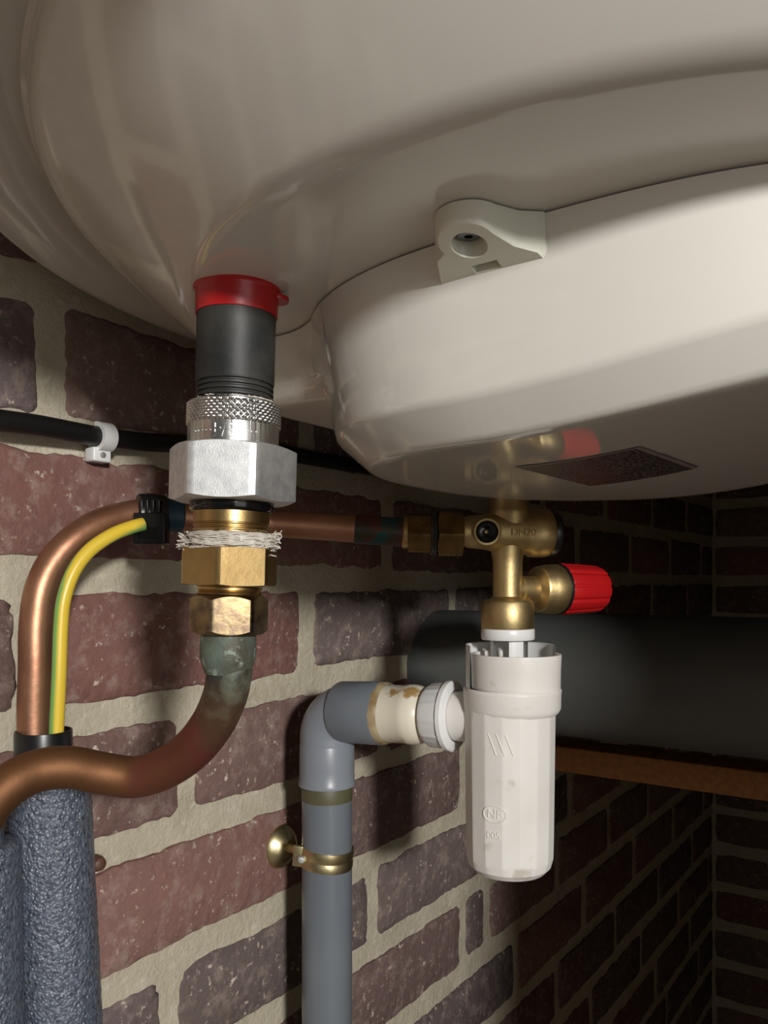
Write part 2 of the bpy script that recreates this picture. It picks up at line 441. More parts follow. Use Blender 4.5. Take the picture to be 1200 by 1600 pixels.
bm = bmesh.new(); box(bm, W(S0 - 2.2, 3.4, Z0 - 0.1), W(S1 + 0.3, -0.11, Z0)); tag(obj('floor', bm, M['concrete'], smooth=False), kind='structure')
bm = bmesh.new(); box(bm, W(S0 - 0.11, ND + 0.1, Z1), W(S1 + 0.11, -0.11, Z1 + 0.1)); tag(obj('ceiling', bm, M['plaster'], smooth=False), kind='structure')
bm = bmesh.new(); box(bm, W(0.15, ND + 0.1, Z0), W(S1 + 0.11, ND, Z1)); tag(obj('light_block_wall', bm, M['plaster'], smooth=False), 'unseen plastered partition added to keep direct light off the far end', kind='structure')  # unseen wall, its edge placed to block the lamp from the far end
bm = bmesh.new(); box(bm, W(S0 - 0.11, ND + 0.1, 0.80), W(0.15, ND, Z1)); tag(obj('wall_front', bm, M['plaster'], smooth=False), 'plastered strip over the cupboard opening', kind='structure')

# ------------------------------------------------------------------ water heater
AS, AN = 0.3245, 0.274
ax = W(AS, AN, 0)
heater = thing('water_heater', 'big white enamelled water heater hung on the brick wall, seen from below', 'water heater', W(AS, AN, 0.10))
prof = [(0, 0.10), (0.06, 0.10), (0.12, 0.10), (0.16, 0.10), (0.1700, 0.10)]
def arc(a0, a1, rho, n):
    r0, z0 = prof[-1]
    for i in range(1, n + 1):
        a = math.radians(a0 + (a1 - a0) * i / n); b = math.radians(a0)
        prof.append((r0 + rho * (math.sin(a) - math.sin(b)), z0 + rho * (math.cos(b) - math.cos(a))))
arc(0, 36, 0.018, 8); arc(36, 46, 0.315, 10); arc(46, 90, 0.0100, 8)
R1, Z1r = prof[-1]
prof += [(R1 + 0.0003, Z1r + 0.0015), (R1 + 0.002, Z1r + 0.0020), (R1 + 0.006, Z1r - 0.0010), (R1 + 0.014, Z1r - 0.0055), (0.2475, Z1r - 0.0072)]
for i in range(1, 11):
    a = math.radians(90 * i / 10); prof.append((0.2475 + 0.0175 * math.sin(a), Z1r - 0.0072 + 0.0175 - 0.0175 * math.cos(a)))
prof += [(0.265, 0.30), (0.265, 0.80), (0.24, 0.84), (0.0, 0.86)]
bm = lathe(bmesh.new(), prof, Matrix.Translation(ax), 160)
obj('tank_shell', bm, M['enamel'], heater, 50)

# round cover over the electrics
CS, CN = 0.325, 0.275
def cover_pt(a, R, z, rise=1.0):
    cs, sn = math.cos(a), math.sin(a)
    e = 2.0 / (3.1 if sn > 0 else 2.45)
    s = CS + R * math.copysign(abs(cs) ** e, cs); n = CN + R * math.copysign(abs(sn) ** e, sn) * (1.0 if sn > 0 else 1.0 - 0.055 * rise)
    return W(s, n, z + rise * 1.25 * max(0.0, n - 0.25) ** 2)
bm = bmesh.new(); N = 160
rings = [(0.1235, 0.0994, 0), (0.1225, 0.088, .2), (0.1205, 0.072, .6), (0.1182, 0.0562, 1), (0.1176, 0.0545, 1), (0.1163, 0.0532, 1), (0.1072, 0.0452, 1), (0.1058, 0.0440, 1), (0.1035, 0.0434, 1), (0.098, 0.0434, 1), (0.07, 0.0434, 1), (0.035, 0.0434, 1)]
rows = [[bm.verts.new(cover_pt(2 * math.pi * k / N, R, z, rs)) for k in range(N)] for (R, z, rs) in rings]
for i in range(len(rows) - 1):
    for k in range(N): bm.faces.new((rows[i][k], rows[i][(k + 1) % N], rows[i + 1][(k + 1) % N], rows[i + 1][k]))
bm.faces.new(rows[-1]); bm.faces.new(rows[0])
cover = obj('bottom_cover', bm, M['cover'], heater, 40)
# lower step of the cover towards the wall
bm = bmesh.new()
NCOV = lambda p: -p.y
def rr(s0, s1, n0, n1, r, z, m=8):
    pts = []
    for (cs, cn, a0) in ((s1 - r, n1 - r, 0), (s0 + r, n1 - r, 90), (s0 + r, n0 + r, 180), (s1 - r, n0 + r, 270)):
        for i in range(m + 1):
            a = math.radians(a0 + 90 * i / m); pts.append(W(cs + r * math.cos(a), cn + r * math.sin(a), z))
    return pts
rows = [[bm.verts.new(p) for p in rr(0.2405 + d, 0.386 - d, 0.130 + d, 0.24 - d, 0.014, z)] for d, z in ((0, 0.0994), (0.0006, 0.079), (0.0018, 0.0757), (0.0050, 0.0735), (0.009, 0.0728))]
N = len(rows[0])
for i in range(len(rows) - 1):
    for k in range(N): bm.faces.new((rows[i][k], rows[i][(k + 1) % N], rows[i + 1][(k + 1) % N], rows[i + 1][k]))
bm.faces.new(rows[-1]); bm.faces.new(rows[0])
# hollow fillet that blends the step into the round cover
ai = min((math.radians(180 + 0.5 * i) for i in range(180)), key=lambda a: abs(cover_pt(a, 0.121, 0.09, 0).x - 0.2405))
fr = []
for z, R in ((0.0994, 0.1235), (0.088, 0.1225), (0.0800, 0.1214), (0.0757, 0.1208), (0.0735, 0.1205)):
    ins = {0.0994: 0.0, 0.088: 0.0003, 0.08: 0.0006, 0.0757: 0.0019, 0.0735: 0.0052}[z]
    p2 = cover_pt(ai - math.radians(15), R - ins * 0.6, z, 0); pc1 = cover_pt(ai, R, z, 0); p1 = W(0.2405 + ins, NCOV(pc1), z); p0 = W(0.2405 + ins, NCOV(pc1) - 0.016, z)
    fr.append([bm.verts.new(p0 * (1 - t) ** 2 + p1 * 2 * t * (1 - t) + p2 * t * t) for t in [i / 10 for i in range(11)]] + [bm.verts.new(Vector((0.262, p1.y - 0.004, p1.z)))])
for i in range(4):
    for k in range(11): bm.faces.new((fr[i][k], fr[i][k + 1], fr[i + 1][k + 1], fr[i + 1][k]))
bm.faces.new(fr[-1])
obj('cover_step', bm, M['cover'], heater, 40)
# rating sticker under the cover
q = [P(803, 728, .3028), P(1000, 707, .271), P(1092, 740, .324), P(922, 758, .363)]
zs = ZC + 0.0434
bm = bmesh.new()
def sticker_pt(a, b, dz):
    p = (q[0] * (1 - a) + q[1] * a) * (1 - b) + (q[3] * (1 - a) + q[2] * a) * b
    n = -p.y; return Vector((p.x, p.y, zs + 1.25 * max(0, n - 0.25) ** 2 + dz))
K = 12
for d, bmx in ((-0.00025, bm),):
    g = [[bm.verts.new(sticker_pt(i / K, j / K, d)) for j in range(K + 1)] for i in range(K + 1)]
    for i in range(K):
        for j in range(K): bm.faces.new((g[i][j], g[i + 1][j], g[i + 1][j + 1], g[i][j + 1]))
st = obj('rating_sticker', bm, M['sticker'], cover)
bm = bmesh.new()
def strip(pts0, pts1):
    a = [bm.verts.new(p) for p in pts0]; b = [bm.verts.new(p) for p in pts1]
    for i in range(len(a) - 1): bm.faces.new((a[i], a[i + 1], b[i + 1], b[i]))
e = 0.045
strip([sticker_pt(i / K, 0, -.0003) for i in range(K + 1)], [sticker_pt(i / K, e * .6, -.0003) for i in range(K + 1)])
strip([sticker_pt(1, i / K, -.0003) for i in range(K + 1)], [sticker_pt(1 - e, i / K, -.0003) for i in range(K + 1)])
obj('sticker_border', bm, M['sticker_edge'], cover)

# fixing clip with its screw
def clip_z(s): return 0.0942 + (s - 0.182) / (0.207 - 0.182) * (0.0868 - 0.0942)
bc = (0.1912, 0.2725); br = 0.0090
pl = []
for i in range(15):
    a = math.radians(278 - 178 * i / 14); pl.append((bc[0] + br * math.cos(a), bc[1] + br * math.sin(a)))
pl = [(0.2075, 0.2540), (0.1945, 0.2598)] + [p for p in pl] + [(0.1965, 0.2848), (0.2010, 0.2900), (0.2075, 0.2915)]
bm = bmesh.new()
cs_, cn_ = sum(p[0] for p in pl) / len(pl), sum(p[1] for p in pl) / len(pl)
lay_ = [(1.0, lambda s: 0.0996), (1.0, lambda s: clip_z(s) + 0.0016), (0.975, lambda s: clip_z(s) + 0.0006), (0.92, lambda s: clip_z(s))]
rows = [[bm.verts.new(W(cs_ + (s - cs_) * k, cn_ + (n - cn_) * k, zf(s))) for (s, n) in pl] for k, zf in lay_]
N = len(pl)
for i in range(len(rows) - 1):
    for k in range(N): bm.faces.new((rows[i][k], rows[i][(k + 1) % N], rows[i + 1][(k + 1) % N], rows[i + 1][k]))
bm.faces.new(rows[0]); bm.faces.new(rows[-1])
clip = obj('fixing_clip', bm, M['clip'], None, 40)
bmc = bmesh.new(); hole_z = clip_z(bc[0])
lathe(bmc, [(0, -0.02), (0.0052, -0.02), (0.0052, 0.0), (0.0046, 0.0012), (0.0046, 0.0048), (0, 0.0048)], Matrix.Translation(W(bc[0], bc[1], hole_z)), 32)
box(bmc, W(0.1990, 0.2690, 0.07), W(0.2022, 0.2770, clip_z(0.202) + 0.0035))
cut = obj('cutter', bmc, None)
md = clip.modifiers.new('hole', 'BOOLEAN'); md.operation = 'DIFFERENCE'; md.object = cut; md.solver = 'EXACT'
dg = bpy.context.evaluated_depsgraph_get(); dg.update()
me = bpy.data.meshes.new_from_object(clip.evaluated_get(dg)); clip.modifiers.clear(); clip.data = me
me.set_sharp_from_angle(angle=math.radians(40))
bpy.data.objects.remove(cut); attach(clip, heater)
bm = bmesh.new()
def screw_r(r, z, a): return r
lathe(bm, [(0, 0.0), (0.0012, 0.0), (0.0012, -0.001), (0.0030, -0.001), (0.0034, 0.0), (0.0034, 0.0022), (0, 0.0022)], Matrix.Translation(W(bc[0], bc[1], hole_z + 0.0032)), 24)
obj('screw', bm, M['dark_steel'], clip)

# hot outlet stub, red seal ring
CD = 0.2756
top, bot = P(371, 455, CD), P(357, 1000, CD)
axis_up = (top - bot).normalized()
PX = CD / F
def colpt(v): return top + (bot - top) * ((v - 455) / 545.0)
def colframe(): return frame(colpt(908), axis_up)
CM = colframe()
zv = lambda v: (908 - v) * PX * 1.0
bm = bmesh.new()
pr = [(0, zv(446)), (61 * PX, zv(446)), (61 * PX, zv(598))]
for v in (602, 610, 618, 626):
    pr += [(60 * PX, zv(v)), (57 * PX, zv(v + 1.5)), (57 * PX, zv(v + 3)), (60 * PX, zv(v + 5))]
pr += [(57 * PX, zv(634)), (57 * PX, zv(645)), (0, zv(645))]
lathe(bm, pr, CM, 64); obj('outlet_stub', bm, M['nipple'], heater)
bm = bmesh.new()
lathe(bm, [(61.2 * PX, zv(452)), (67.5 * PX, zv(452)), (68 * PX, zv(455)), (65.5 * PX, zv(457)), (64 * PX, zv(462)), (63.2 * PX, zv(494)), (62.5 * PX, zv(496)), (61.2 * PX, zv(496)), (61.2 * PX, zv(452))], CM, 64)
# the small tongue of the ring, to the right
tw = CM @ Vector((60 * PX, 10 * PX, zv(463)))
Mt = frame(tw, axis_up)
lathe(bm, [(0, 0.0008), (0.0042, 0.0008), (0.0044, 0), (0.0042, -0.0008), (0, -0.0008)], Mt, 32)
obj('seal_ring', bm, M['red'], heater)
# cold inlet stub (mostly behind the cover)
VD = 0.45; VX = VD / F
vtop = P(797, 908, VD)
VM = Matrix.Translation(vtop)
bm = bmesh.new(); lathe(bm, [(0, 0.103), (0.0105, 0.103), (0.0105, 0.05), (0, 0.05)], VM, 40); obj('inlet_stub', bm, M['nipple'], heater)

# ------------------------------------------------------------------ dielectric union
du = thing('pipe_union', 'bright zinc pipe union with knurled collar and big hex nut under the black stub', 'pipe fitting', colpt(800))
bm = bmesh.new()
def knurl(r, z, a):
    if zv(668) < z < zv(636) and r > 71 * PX:
        u1 = a * 48 / 2; dz = (z - zv(668)) / PX
        d = abs(math.sin(u1 + dz * 0.36)) * abs(math.sin(u1 - dz * 0.36))
        return r + (d - 0.45) * 2.6 * PX
    return r
pr = [(57.3 * PX, zv(632.5)), (68 * PX, zv(632.5)), (71.0 * PX, zv(634.5)), (71.0 * PX, zv(636))]
for i in range(31): pr.append((72 * PX, zv(636.5 + 31 * i / 30)))
pr += [(70.5 * PX, zv(669)), (70.5 * PX, zv(704)), (57.3 * PX, zv(704))]
lathe(bm, pr, CM, 432, rfun=knurl)
collar = obj('knurled_collar', bm, M['knurl'], du, 30)
def on_collar(x, y, z):
    a = -math.pi / 2 + x / (70.5 * PX) - 0.03
    r = 70.6 * PX + z
    return CM @ Vector((r * math.cos(a), r * math.sin(a), zv(683) + y))
# size mark stamped upside down with a row of dots each side
bm = text_mesh('·····3/4·····', 0.0062, 0.0003, lambda x, y, z: on_collar(-x, -y, z))
obj('size_mark', bm, M['knurl'], collar)
bm = bmesh.new(); hexnut(bm, 101 * PX, zv(786), zv(701), CM, math.radians(0), 57.2 * PX, 0.985, 0.35)
obj('hex_nut', bm, M['steel'], du, 22)
bm = bmesh.new(); lathe(bm, [(0, zv(783)), (64 * PX, zv(783)), (65 * PX, zv(786)), (65 * PX, zv(797)), (63 * PX, zv(800)), (0, zv(800))], CM, 64)
obj('insulating_ring', bm, M['gloss_black'], du)
bm = bmesh.new()
pr = [(0, zv(799.5)), (58 * PX, zv(799.5)), (59 * PX, zv(801)), (59 * PX, zv(818))]
for v in (819, 825, 831, 837): pr += [(56.5 * PX, zv(v)), (56.5 * PX, zv(v + 1)), (58.7 * PX, zv(v + 3.0)), (58.7 * PX, zv(v + 4))]
pr += [(56 * PX, zv(860)), (0, zv(860))]
lathe(bm, pr, CM, 64); obj('threaded_end', bm, M['brass'], du, 30)
# scraps of sealing fibre above the collar
bm = bmesh.new(); r_ = random.Random(3)
for i in range(70):
    a = r_.uniform(0, 2 * math.pi); L = r_.uniform(0.2, 0.7); z = zv(633 - r_.uniform(-1, 3)); ph = r_.uniform(0, 6)
    pts = [CM @ Vector(((60 * PX + r_.uniform(0, 2.5) * PX + k * 0.2 * PX) * math.cos(a + L * k / 5), (60 * PX + r_.uniform(0, 3) * PX) * math.sin(a + L * k / 5), z + r_.uniform(0, 2.2) * PX)) for k in range(6)]
    tube(bm, pts, 0.9 * PX, 5, True, 3)
obj('sealing_fibre', bm, M['hemp'], du)

# ------------------------------------------------------------------ brass connector
bc_ = thing('brass_connector', 'brass connector of two hex nuts wrapped with white hemp, above the bent copper pipe', 'pipe fitting', colpt(940))
bm = bmesh.new(); hexnut(bm, 77 * PX, zv(915), zv(856), CM, math.radians(-93), 55 * PX, 0.975, 0.2); obj('hex_body', bm, M['brass'], bc_, 22)
bm = bmesh.new(); lathe(bm, [(0, zv(914)), (53 * PX, zv(914)), (50 * PX, zv(917)), (50 * PX, zv(921)), (47 * PX, zv(923)), (49 * PX, zv(925)), (50 * PX, zv(928)), (46 * PX, zv(931)), (0, zv(932))], CM, 56); obj('neck', bm, M['brass'], bc_)
bm = bmesh.new(); hexnut(bm, 62 * PX, zv(990), zv(930), CM, math.radians(14), 42 * PX, 0.975, 0.75); obj('union_nut', bm, M['brass_old'], bc_, 22)
# hemp wrap
bm = bmesh.new(); r_ = random.Random(11)
def hz(a): return zv(845 + 5 * math.sin(a * 2 + 1) + 3 * math.sin(a * 5))
lathe(bm, [(58 * PX, -1.0)] and [(56 * PX, zv(832)), (62 * PX, zv(834)), (66 * PX, zv(842)), (66 * PX, zv(851)), (62 * PX, zv(858)), (56 * PX, zv(860))], CM, 64,
      rfun=lambda r, z, a: r + (noise.noise(Vector((a * 5, z * 900, 2))) * 6 + noise.noise(Vector((a * 20, z * 2500, 5))) * 2) * PX)
for i in range(120):
    a = r_.uniform(0, 2 * math.pi); L = r_.uniform(0.3, 1.1); v0 = r_.uniform(834, 860); dv = r_.uniform(-7, 7); rr0 = r_.uniform(62, 69)
    pts = [CM @ Vector(((rr0 + r_.uniform(-1.5, 2.5)) * PX * math.cos(a + L * k / 6), (rr0 + r_.uniform(-1.5, 2.5)) * PX * math.sin(a + L * k / 6), zv(v0 + dv * k / 6 + r_.uniform(-1, 1)))) for k in range(7)]
    tube(bm, pts, r_.uniform(0.7, 1.5) * PX, 5, True, 3)
for (a0, v0, sgn) in ((188, 848, 1), (200, 852, 1), (-10, 838, -1), (0, 846, -1), (-40, 858, -1)):
    for i in range(16):
        a = math.radians(a0 + r_.uniform(-14, 14)); up = r_.uniform(-10, 14)
        R0 = 64
        pts = [CM @ Vector(((R0 + k * r_.uniform(1.5, 4.0)) * PX * math.cos(a + sgn * 0.05 * k * r_.uniform(-1, 1)), (R0 + k * r_.uniform(1.5, 4.0)) * PX * math.sin(a + 0.05 * k), zv(v0 - up * k / 4 + r_.uniform(-3, 3)))) for k in range(5)]
        tube(bm, pts, r_.uniform(0.6, 1.1) * PX, 5, True, 3)
obj('sealing_hemp', bm, M['hemp'], bc_, 60)

# ------------------------------------------------------------------ hot copper pipe
def along_attr(o, fn):
    at = o.data.attributes.new('along', 'FLOAT', 'POINT')
    for i, v in enumerate(o.data.vertices): at.data[i].value = fn(i)
hot = thing('copper_pipe', 'brown copper pipe curving left with a greenish flared end below the brass nuts', 'pipe', P(215, 1215, .30))
pts = [P(359, 1020, CD), P(358, 1052, CD), P(352, 1086, .279), P(333, 1129, .286), P(301, 1170, .293), P(258, 1200, .299), P(212, 1214, .302), P(160, 1208, .300), P(110, 1199, .295), P(60, 1204, .290), P(18, 1224, .284), P(-20, 1262, .279), P(-50, 1320, .274)]
bm = bmesh.new(); tube(bm, pts, 0.00775, 40, True, 8)
o = obj('pipe', bm, M['copper_hot'], hot, 60)
along_attr(o, lambda i: min(1.0, (i // 40) / 96.0))
bm = bmesh.new()
lathe(bm, [(0, zv(985)), (42 * PX, zv(985)), (43 * PX, zv(992)), (43.5 * PX, zv(1010)), (43.5 * PX, zv(1026)), (42 * PX, zv(1032)), (38.5 * PX, zv(1042)), (35.5 * PX, zv(1052)), (0, zv(1052))], CM, 56)
obj('flared_end', bm, M['patina'], hot)

# ------------------------------------------------------------------ cold copper pipe with its tape, earth wire, clamp, sleeve
cold = thing('copper_pipe', 'bright copper pipe rising from foam sleeve and bending right to the safety valve', 'pipe', P(57, 1150, .375))
pts = [P(60, 1210, .375), P(53, 1135, .375), P(55, 1041, .375), P(56, 979, .376), P(64, 922, .378), P(84, 879, .382), P(116, 844, .388), P(156, 819, .397), P(194, 807, .406), P(228, 803, .413), P(300, 808, .424), P(390, 815, .434), P(480, 821, .440), P(560, 827, .4425), P(640, 833, .444)]
bm = bmesh.new(); tube(bm, pts, 0.0075, 32, True, 8); obj('pipe', bm, M['copper'], cold, 60)
d = (P(300, 808, .424) - P(228, 803, .413)).normalized()
bm = bmesh.new(); lathe(bm, [(0.0076, 0), (0.0086, 0.0006), (0.0087, 0.004), (0.0084, 0.008), (0.0086, 0.0125), (0.0076, 0.0135)], frame(P(244, 804, .4155), d), 32); obj('blue_tape', bm, M['blue_tape'], cold)
tag(cold.children[-1], 'dark blue tape band')
# heat-marked end next to the valve
t = NT('heat_marked_copper'); c = t.mix(t.noise(60, 4, lo=0.4, hi=0.55), srgb(110, 40, 34), srgb(60, 56, 44)); c = t.mix(t.noise(85, 3, lo=0.52, hi=0.6), c, srgb(30, 74, 72)); t.base(c).set(0.45, 0.5); M['heat'] = t.m
d2 = (P(640, 833, .444) - P(560, 827, .4425)).normalized()
bm = bmesh.new(); lathe(bm, [(0.0076, 0), (0.0079, 0.0004), (0.0080, 0.026), (0.0076, 0.0265)], frame(P(554, 826.5, .4423), d2), 32); obj('soldered_end', bm, M['heat'], cold)

wire_pts = [P(86, 1200, .372), P(88, 1145, .372), P(92, 1060, .372), P(95, 980, .373), P(100, 935, .374), P(115, 893, .377), P(140, 860, .382), P(175, 836, .389), P(205, 824, .396), P(224, 819, .400)]
bm = bmesh.new(); tube(bm, wire_pts, 0.0034, 16, True, 8)
o = obj('earth_wire', bm, M['earth'], None, 60)
at = o.data.attributes.new('stripe', 'FLOAT', 'POINT')
pth = catmull([Vector(p) for p in wire_pts], 8)
for i, v in enumerate(o.data.vertices):
    k = min(i // 16, len(pth) - 1); off = v.co - pth[k]; f = k / len(pth)
    tw = math.radians(182 + 220 * max(0.0, f - 0.45))                 # the green stripe slowly twists round the wire
    dirn = RIGHT * math.cos(tw) + (-FWD) * math.sin(tw) * 0.5 + UP * (math.sin(tw) * 0.6)
    at.data[i].value = max(0.0, min(1.0, (off.normalized().dot(dirn) + 0.08) * 5))
tag(o, 'yellow and green earth wire running beside the bright copper pipe', 'wire')

ec = thing('earth_clamp', 'black plastic earth clamp gripping the copper pipe beside blue tape', 'clamp', P(236, 815, .41))
Me = frame(P(236, 806, .413), d)
bm = bmesh.new()
# a wrap round the pipe with a flared top and square lower body
for (z0, z1, r0, r1) in ((-0.0068, 0.0068, 0.0108, 0.0108),):
    lathe(bm, [(0.0076, z0), (r0, z0), (r0 + 0.0008, (z0 + z1) / 2), (r1, z1), (0.0076, z1), (0.0076, z0)], Me, 32)
obj('clamp_ring', bm, M['black'], ec)
Mb = frame(P(236, 815, .4035), UP)
bm = bmesh.new(); box(bm, (-0.0080, -0.004, -0.0115), (0.0080, 0.006, 0.0042), Mb, 0.0008); obj('clamp_body', bm, M['black'], ec)
bm = bmesh.new()
for k in range(4): box(bm, (-0.0052 + k * 0.0029, -0.003, 0.004), (-0.0035 + k * 0.0029, 0.004, 0.0108), Mb, 0.0003)
obj('clamp_teeth', bm, M['black'], ec)
bm = bmesh.new(); box(bm, (-0.0055, -0.0043, -0.0085), (0.0055, -0.0036, -0.0030), Mb, 0.0003); obj('clamp_window', bm, M['gloss_black'], ec)

sl_c = P(68, 1165, .375)
bm = bmesh.new()
lathe(bm, [(0.0118, 0.0072), (0.0126, 0.0072), (0.0128, 0.0066), (0.0128, -0.016), (0.0118, -0.016), (0.0118, 0.0072)], frame(sl_c, UP), 48)
tag(obj('pipe_sleeve', bm, M['black'], None), 'short black sleeve end around the copper pipe and earth wire, above grey foam', 'sleeve')
def foam(name, label, path, R, hole, seed):
    bm = bmesh.new(); seg = 72
    pts = [p for p in path]; ax_ = (pts[-1] - pts[0]); L = ax_.length; n = int(L / 0.0022)
    rows = []
    Mf = frame(pts[0], ax_)
    for i in range(n + 1):
        z = L * i / n
        row = []
        for k in range(seg):
            a = 2 * math.pi * k / seg
            r = R + 0.0003 * noise.noise(Vector((math.cos(a) * 6, math.sin(a) * 6, z * 260 + seed))) + 0.0003 * noise.noise(Vector((math.cos(a) * 14, math.sin(a) * 14, z * 700 + seed)))
            if i == 0: r -= 0.0012
            row.append(bm.verts.new(Mf @ Vector((r * math.cos(a), r * math.sin(a), z))))
        rows.append(row)
    for i in range(n):
        for k in range(seg): bm.faces.new((rows[i][k], rows[i][(k + 1) % seg], rows[i + 1][(k + 1) % seg], rows[i + 1][k]))
    inner = [bm.verts.new(Mf @ Vector((hole * math.cos(2 * math.pi * k / seg), hole * math.sin(2 * math.pi * k / seg), 0))) for k in range(seg)]
    inner2 = [bm.verts.new(Mf @ Vector((hole * math.cos(2 * math.pi * k / seg), hole * math.sin(2 * math.pi * k / seg), 0.03))) for k in range(seg)]
    for k in range(seg):
        bm.faces.new((rows[0][k], inner[k], inner[(k + 1) % seg], rows[0][(k + 1) % seg]))
        bm.faces.new((inner[k], inner2[k], inner2[(k + 1) % seg], inner[(k + 1) % seg]))
    bm.faces.new(inner2); bm.faces.new(rows[-1])
    return tag(obj(name, bm, M['foam'], None, 80), label, 'insulation')
foam('foam_insulation', 'thick speckled grey foam tube under the black sleeve, nearest the brick wall', [P(74, 1188, .375), P(104, 1800, .375)], 0.0187, 0.0122, 3)
foam('foam_insulation', 'second grey foam tube cut off at the left edge, lower and beside the thick tube', [P(-40, 1318, .346), P(-30, 1800, .346)], 0.0185, 0.0105, 40)
bm = bmesh.new(); lathe(bm, [(0, 0.016), (0.0098, 0.016), (0.0102, 0.014), (0.0102, -0.02), (0, -0.02)], frame(P(-34, 1318, .346), UP), 40)
tag(obj('pipe_sleeve', bm, M['foam'], None), 'dark inner sleeve poking out of the left foam tube', 'sleeve')

# ------------------------------------------------------------------ black cable and its clip
def wl(u, v, off):
    d = wall_depth(u) - off / WS; return P(u, v, d)
cpts = [wl(-160, 636, 0.009), wl(-60, 648, 0.009), wl(0, 657, 0.009), wl(60, 665, 0.0085), wl(120, 676, 0.0075), wl(160, 683, 0.0068), wl(220, 690, 0.0068), wl(300, 694, 0.0075), wl(400, 700, 0.0075), wl(520, 722, 0.008), wl(640, 742, 0.008), wl(760, 760, 0.008)]
bm = bmesh.new(); tube(bm, cpts, 0.0053, 24, True, 8)
tag(obj('cable', bm, M['cable'], None, 60), 'black cable running along the brick wall behind the union', 'cable')
ck = thing('cable_clip', 'white plastic clip holding the black cable to the brick wall', 'clip', wl(160, 690, 0.003))
cd = (cpts[6] - cpts[4]).normalized()
Mc = frame(cpts[5], cd, (0, 1, 0))
bm = bmesh.new()
out, inn = 0.0079, 0.0055
A = [math.radians(-185 + 245 * i / 24) for i in range(25)]
hw = 0.0042
rows = []
for a in A:
    rows.append([bm.verts.new(Mc @ Vector((r * math.cos(a), r * math.sin(a), z))) for r, z in ((inn, -hw), (out, -hw), (out, hw), (inn, hw))])
for i in range(len(A) - 1):
    for k in range(4): bm.faces.new((rows[i][k], rows[i][(k + 1) % 4], rows[i + 1][(k + 1) % 4], rows[i + 1][k]))
bm.faces.new(rows[0]); bm.faces.new(list(reversed(rows[-1])))
obj('hook', bm, M['white_plastic'], ck, 40)
pb = cpts[5]
bm = bmesh.new(); box(bm, (pb.x - 0.0065, -0.0115, pb.z - 0.0135), (pb.x + 0.0045, -0.0032, pb.z - 0.0058), None, 0.001); obj('nail_block', bm, M['white_plastic'], ck, 40)
bm = bmesh.new(); lathe(bm, [(0, 0.0012), (0.0014, 0.001), (0.0018, 0), (0, 0)], frame((pb.x - 0.001, -0.0115, pb.z - 0.0098), (0, -1, 0)), 16); obj('nail', bm, M['steel'], ck)

# ------------------------------------------------------------------ safety valve
sv = thing('safety_valve', 'cast brass safety valve with a red knob above the white trap', 'valve', P(797, 850, VD))
vz = lambda v: (908 - v) * VX
# main horizontal body axis (right end a little further away)
bd = (RIGHT * 0.965 + FWD * 0.26).normalized()
bc0 = P(797, 832, VD)
BM = frame(bc0, bd)
bm = bmesh.new()
lathe(bm, [(0, -84 * VX), (23 * VX, -84 * VX), (23 * VX, -74 * VX), (25 * VX, -70 * VX), (27 * VX, -45 * VX), (31 * VX, -25 * VX), (34 * VX, 0), (34 * VX, 18 * VX), (35 * VX, 28 * VX), (38.5 * VX, 33 * VX), (38.5 * VX, 56 * VX), (37 * VX, 62 * VX), (0, 62 * VX)], BM, 64)
obj('valve_body', bm, M['brass_cast'], sv, 40)
bm = bmesh.new()
lathe(bm, [(0, vz(768)), (31 * VX, vz(768)), (31 * VX, vz(793)), (33 * VX, vz(797)), (34 * VX, vz(806)), (31 * VX, vz(822)), (0, vz(830))], VM, 56); obj('inlet_neck', bm, M['brass_cast'], sv, 40)
bm = bmesh.new()
lathe(bm, [(0, vz(846)), (27 * VX, vz(852)), (24 * VX, vz(872)), (23 * VX, vz(880)), (23 * VX, vz(932)), (28 * VX, vz(936)), (38 * VX, vz(938)), (41 * VX, vz(942)), (41 * VX, vz(980)), (40 * VX, vz(982)), (0, vz(982))], Matrix.Translation(P(793, 908, VD)), 56)
obj('outlet_column', bm, M['brass_cast'], sv, 40)
# test port towards the camera with its black plug
pd = (-FWD + RIGHT * -0.10).normalized()
pc = P(761, 831, 0.4325)
PM = frame(pc, pd, UP)
bm = bmesh.new(); lathe(bm, [(0, -0.012), (21 * VX, -0.012), (21.5 * VX, 0), (20 * VX, 0.0012), (16.8 * VX, 0.0012), (16.2 * VX, -0.004), (0, -0.004)], PM, 48); obj('test_port', bm, M['brass_cast'], sv, 40)
bm = bmesh.new(); lathe(bm, [(3 * VX, -0.0045), (3 * VX, -0.002), (8 * VX, -0.0012), (14 * VX, -0.0010), (16 * VX, -0.0016), (16 * VX, -0.0045)], PM, 6 * 6); obj('port_plug', bm, M['gloss_black'], sv)
bm = text_mesh('DN20', 16 * VX, 0.0004, lambda x, y, z: BM @ (Matrix.Rotation(0, 4, 'Z') @ Vector(((35.3 * VX + z) * math.cos(-math.pi / 2 + 0.05 + y / (34 * VX) * -1), (35.3 * VX + z) * math.sin(-math.pi / 2 + 0.05 + y / (34 * VX) * -1), x + 7 * VX))))
obj('size_lettering', bm, M['brass_cast'], sv)
bm = bmesh.new(); lathe(bm, [(0, 61 * VX), (36 * VX, 61 * VX), (37.5 * VX, 64 * VX), (37.5 * VX, 72 * VX), (34 * VX, 76 * VX), (0, 76 * VX)], BM, 48); obj('isolating_handle', bm, M['black'], sv)
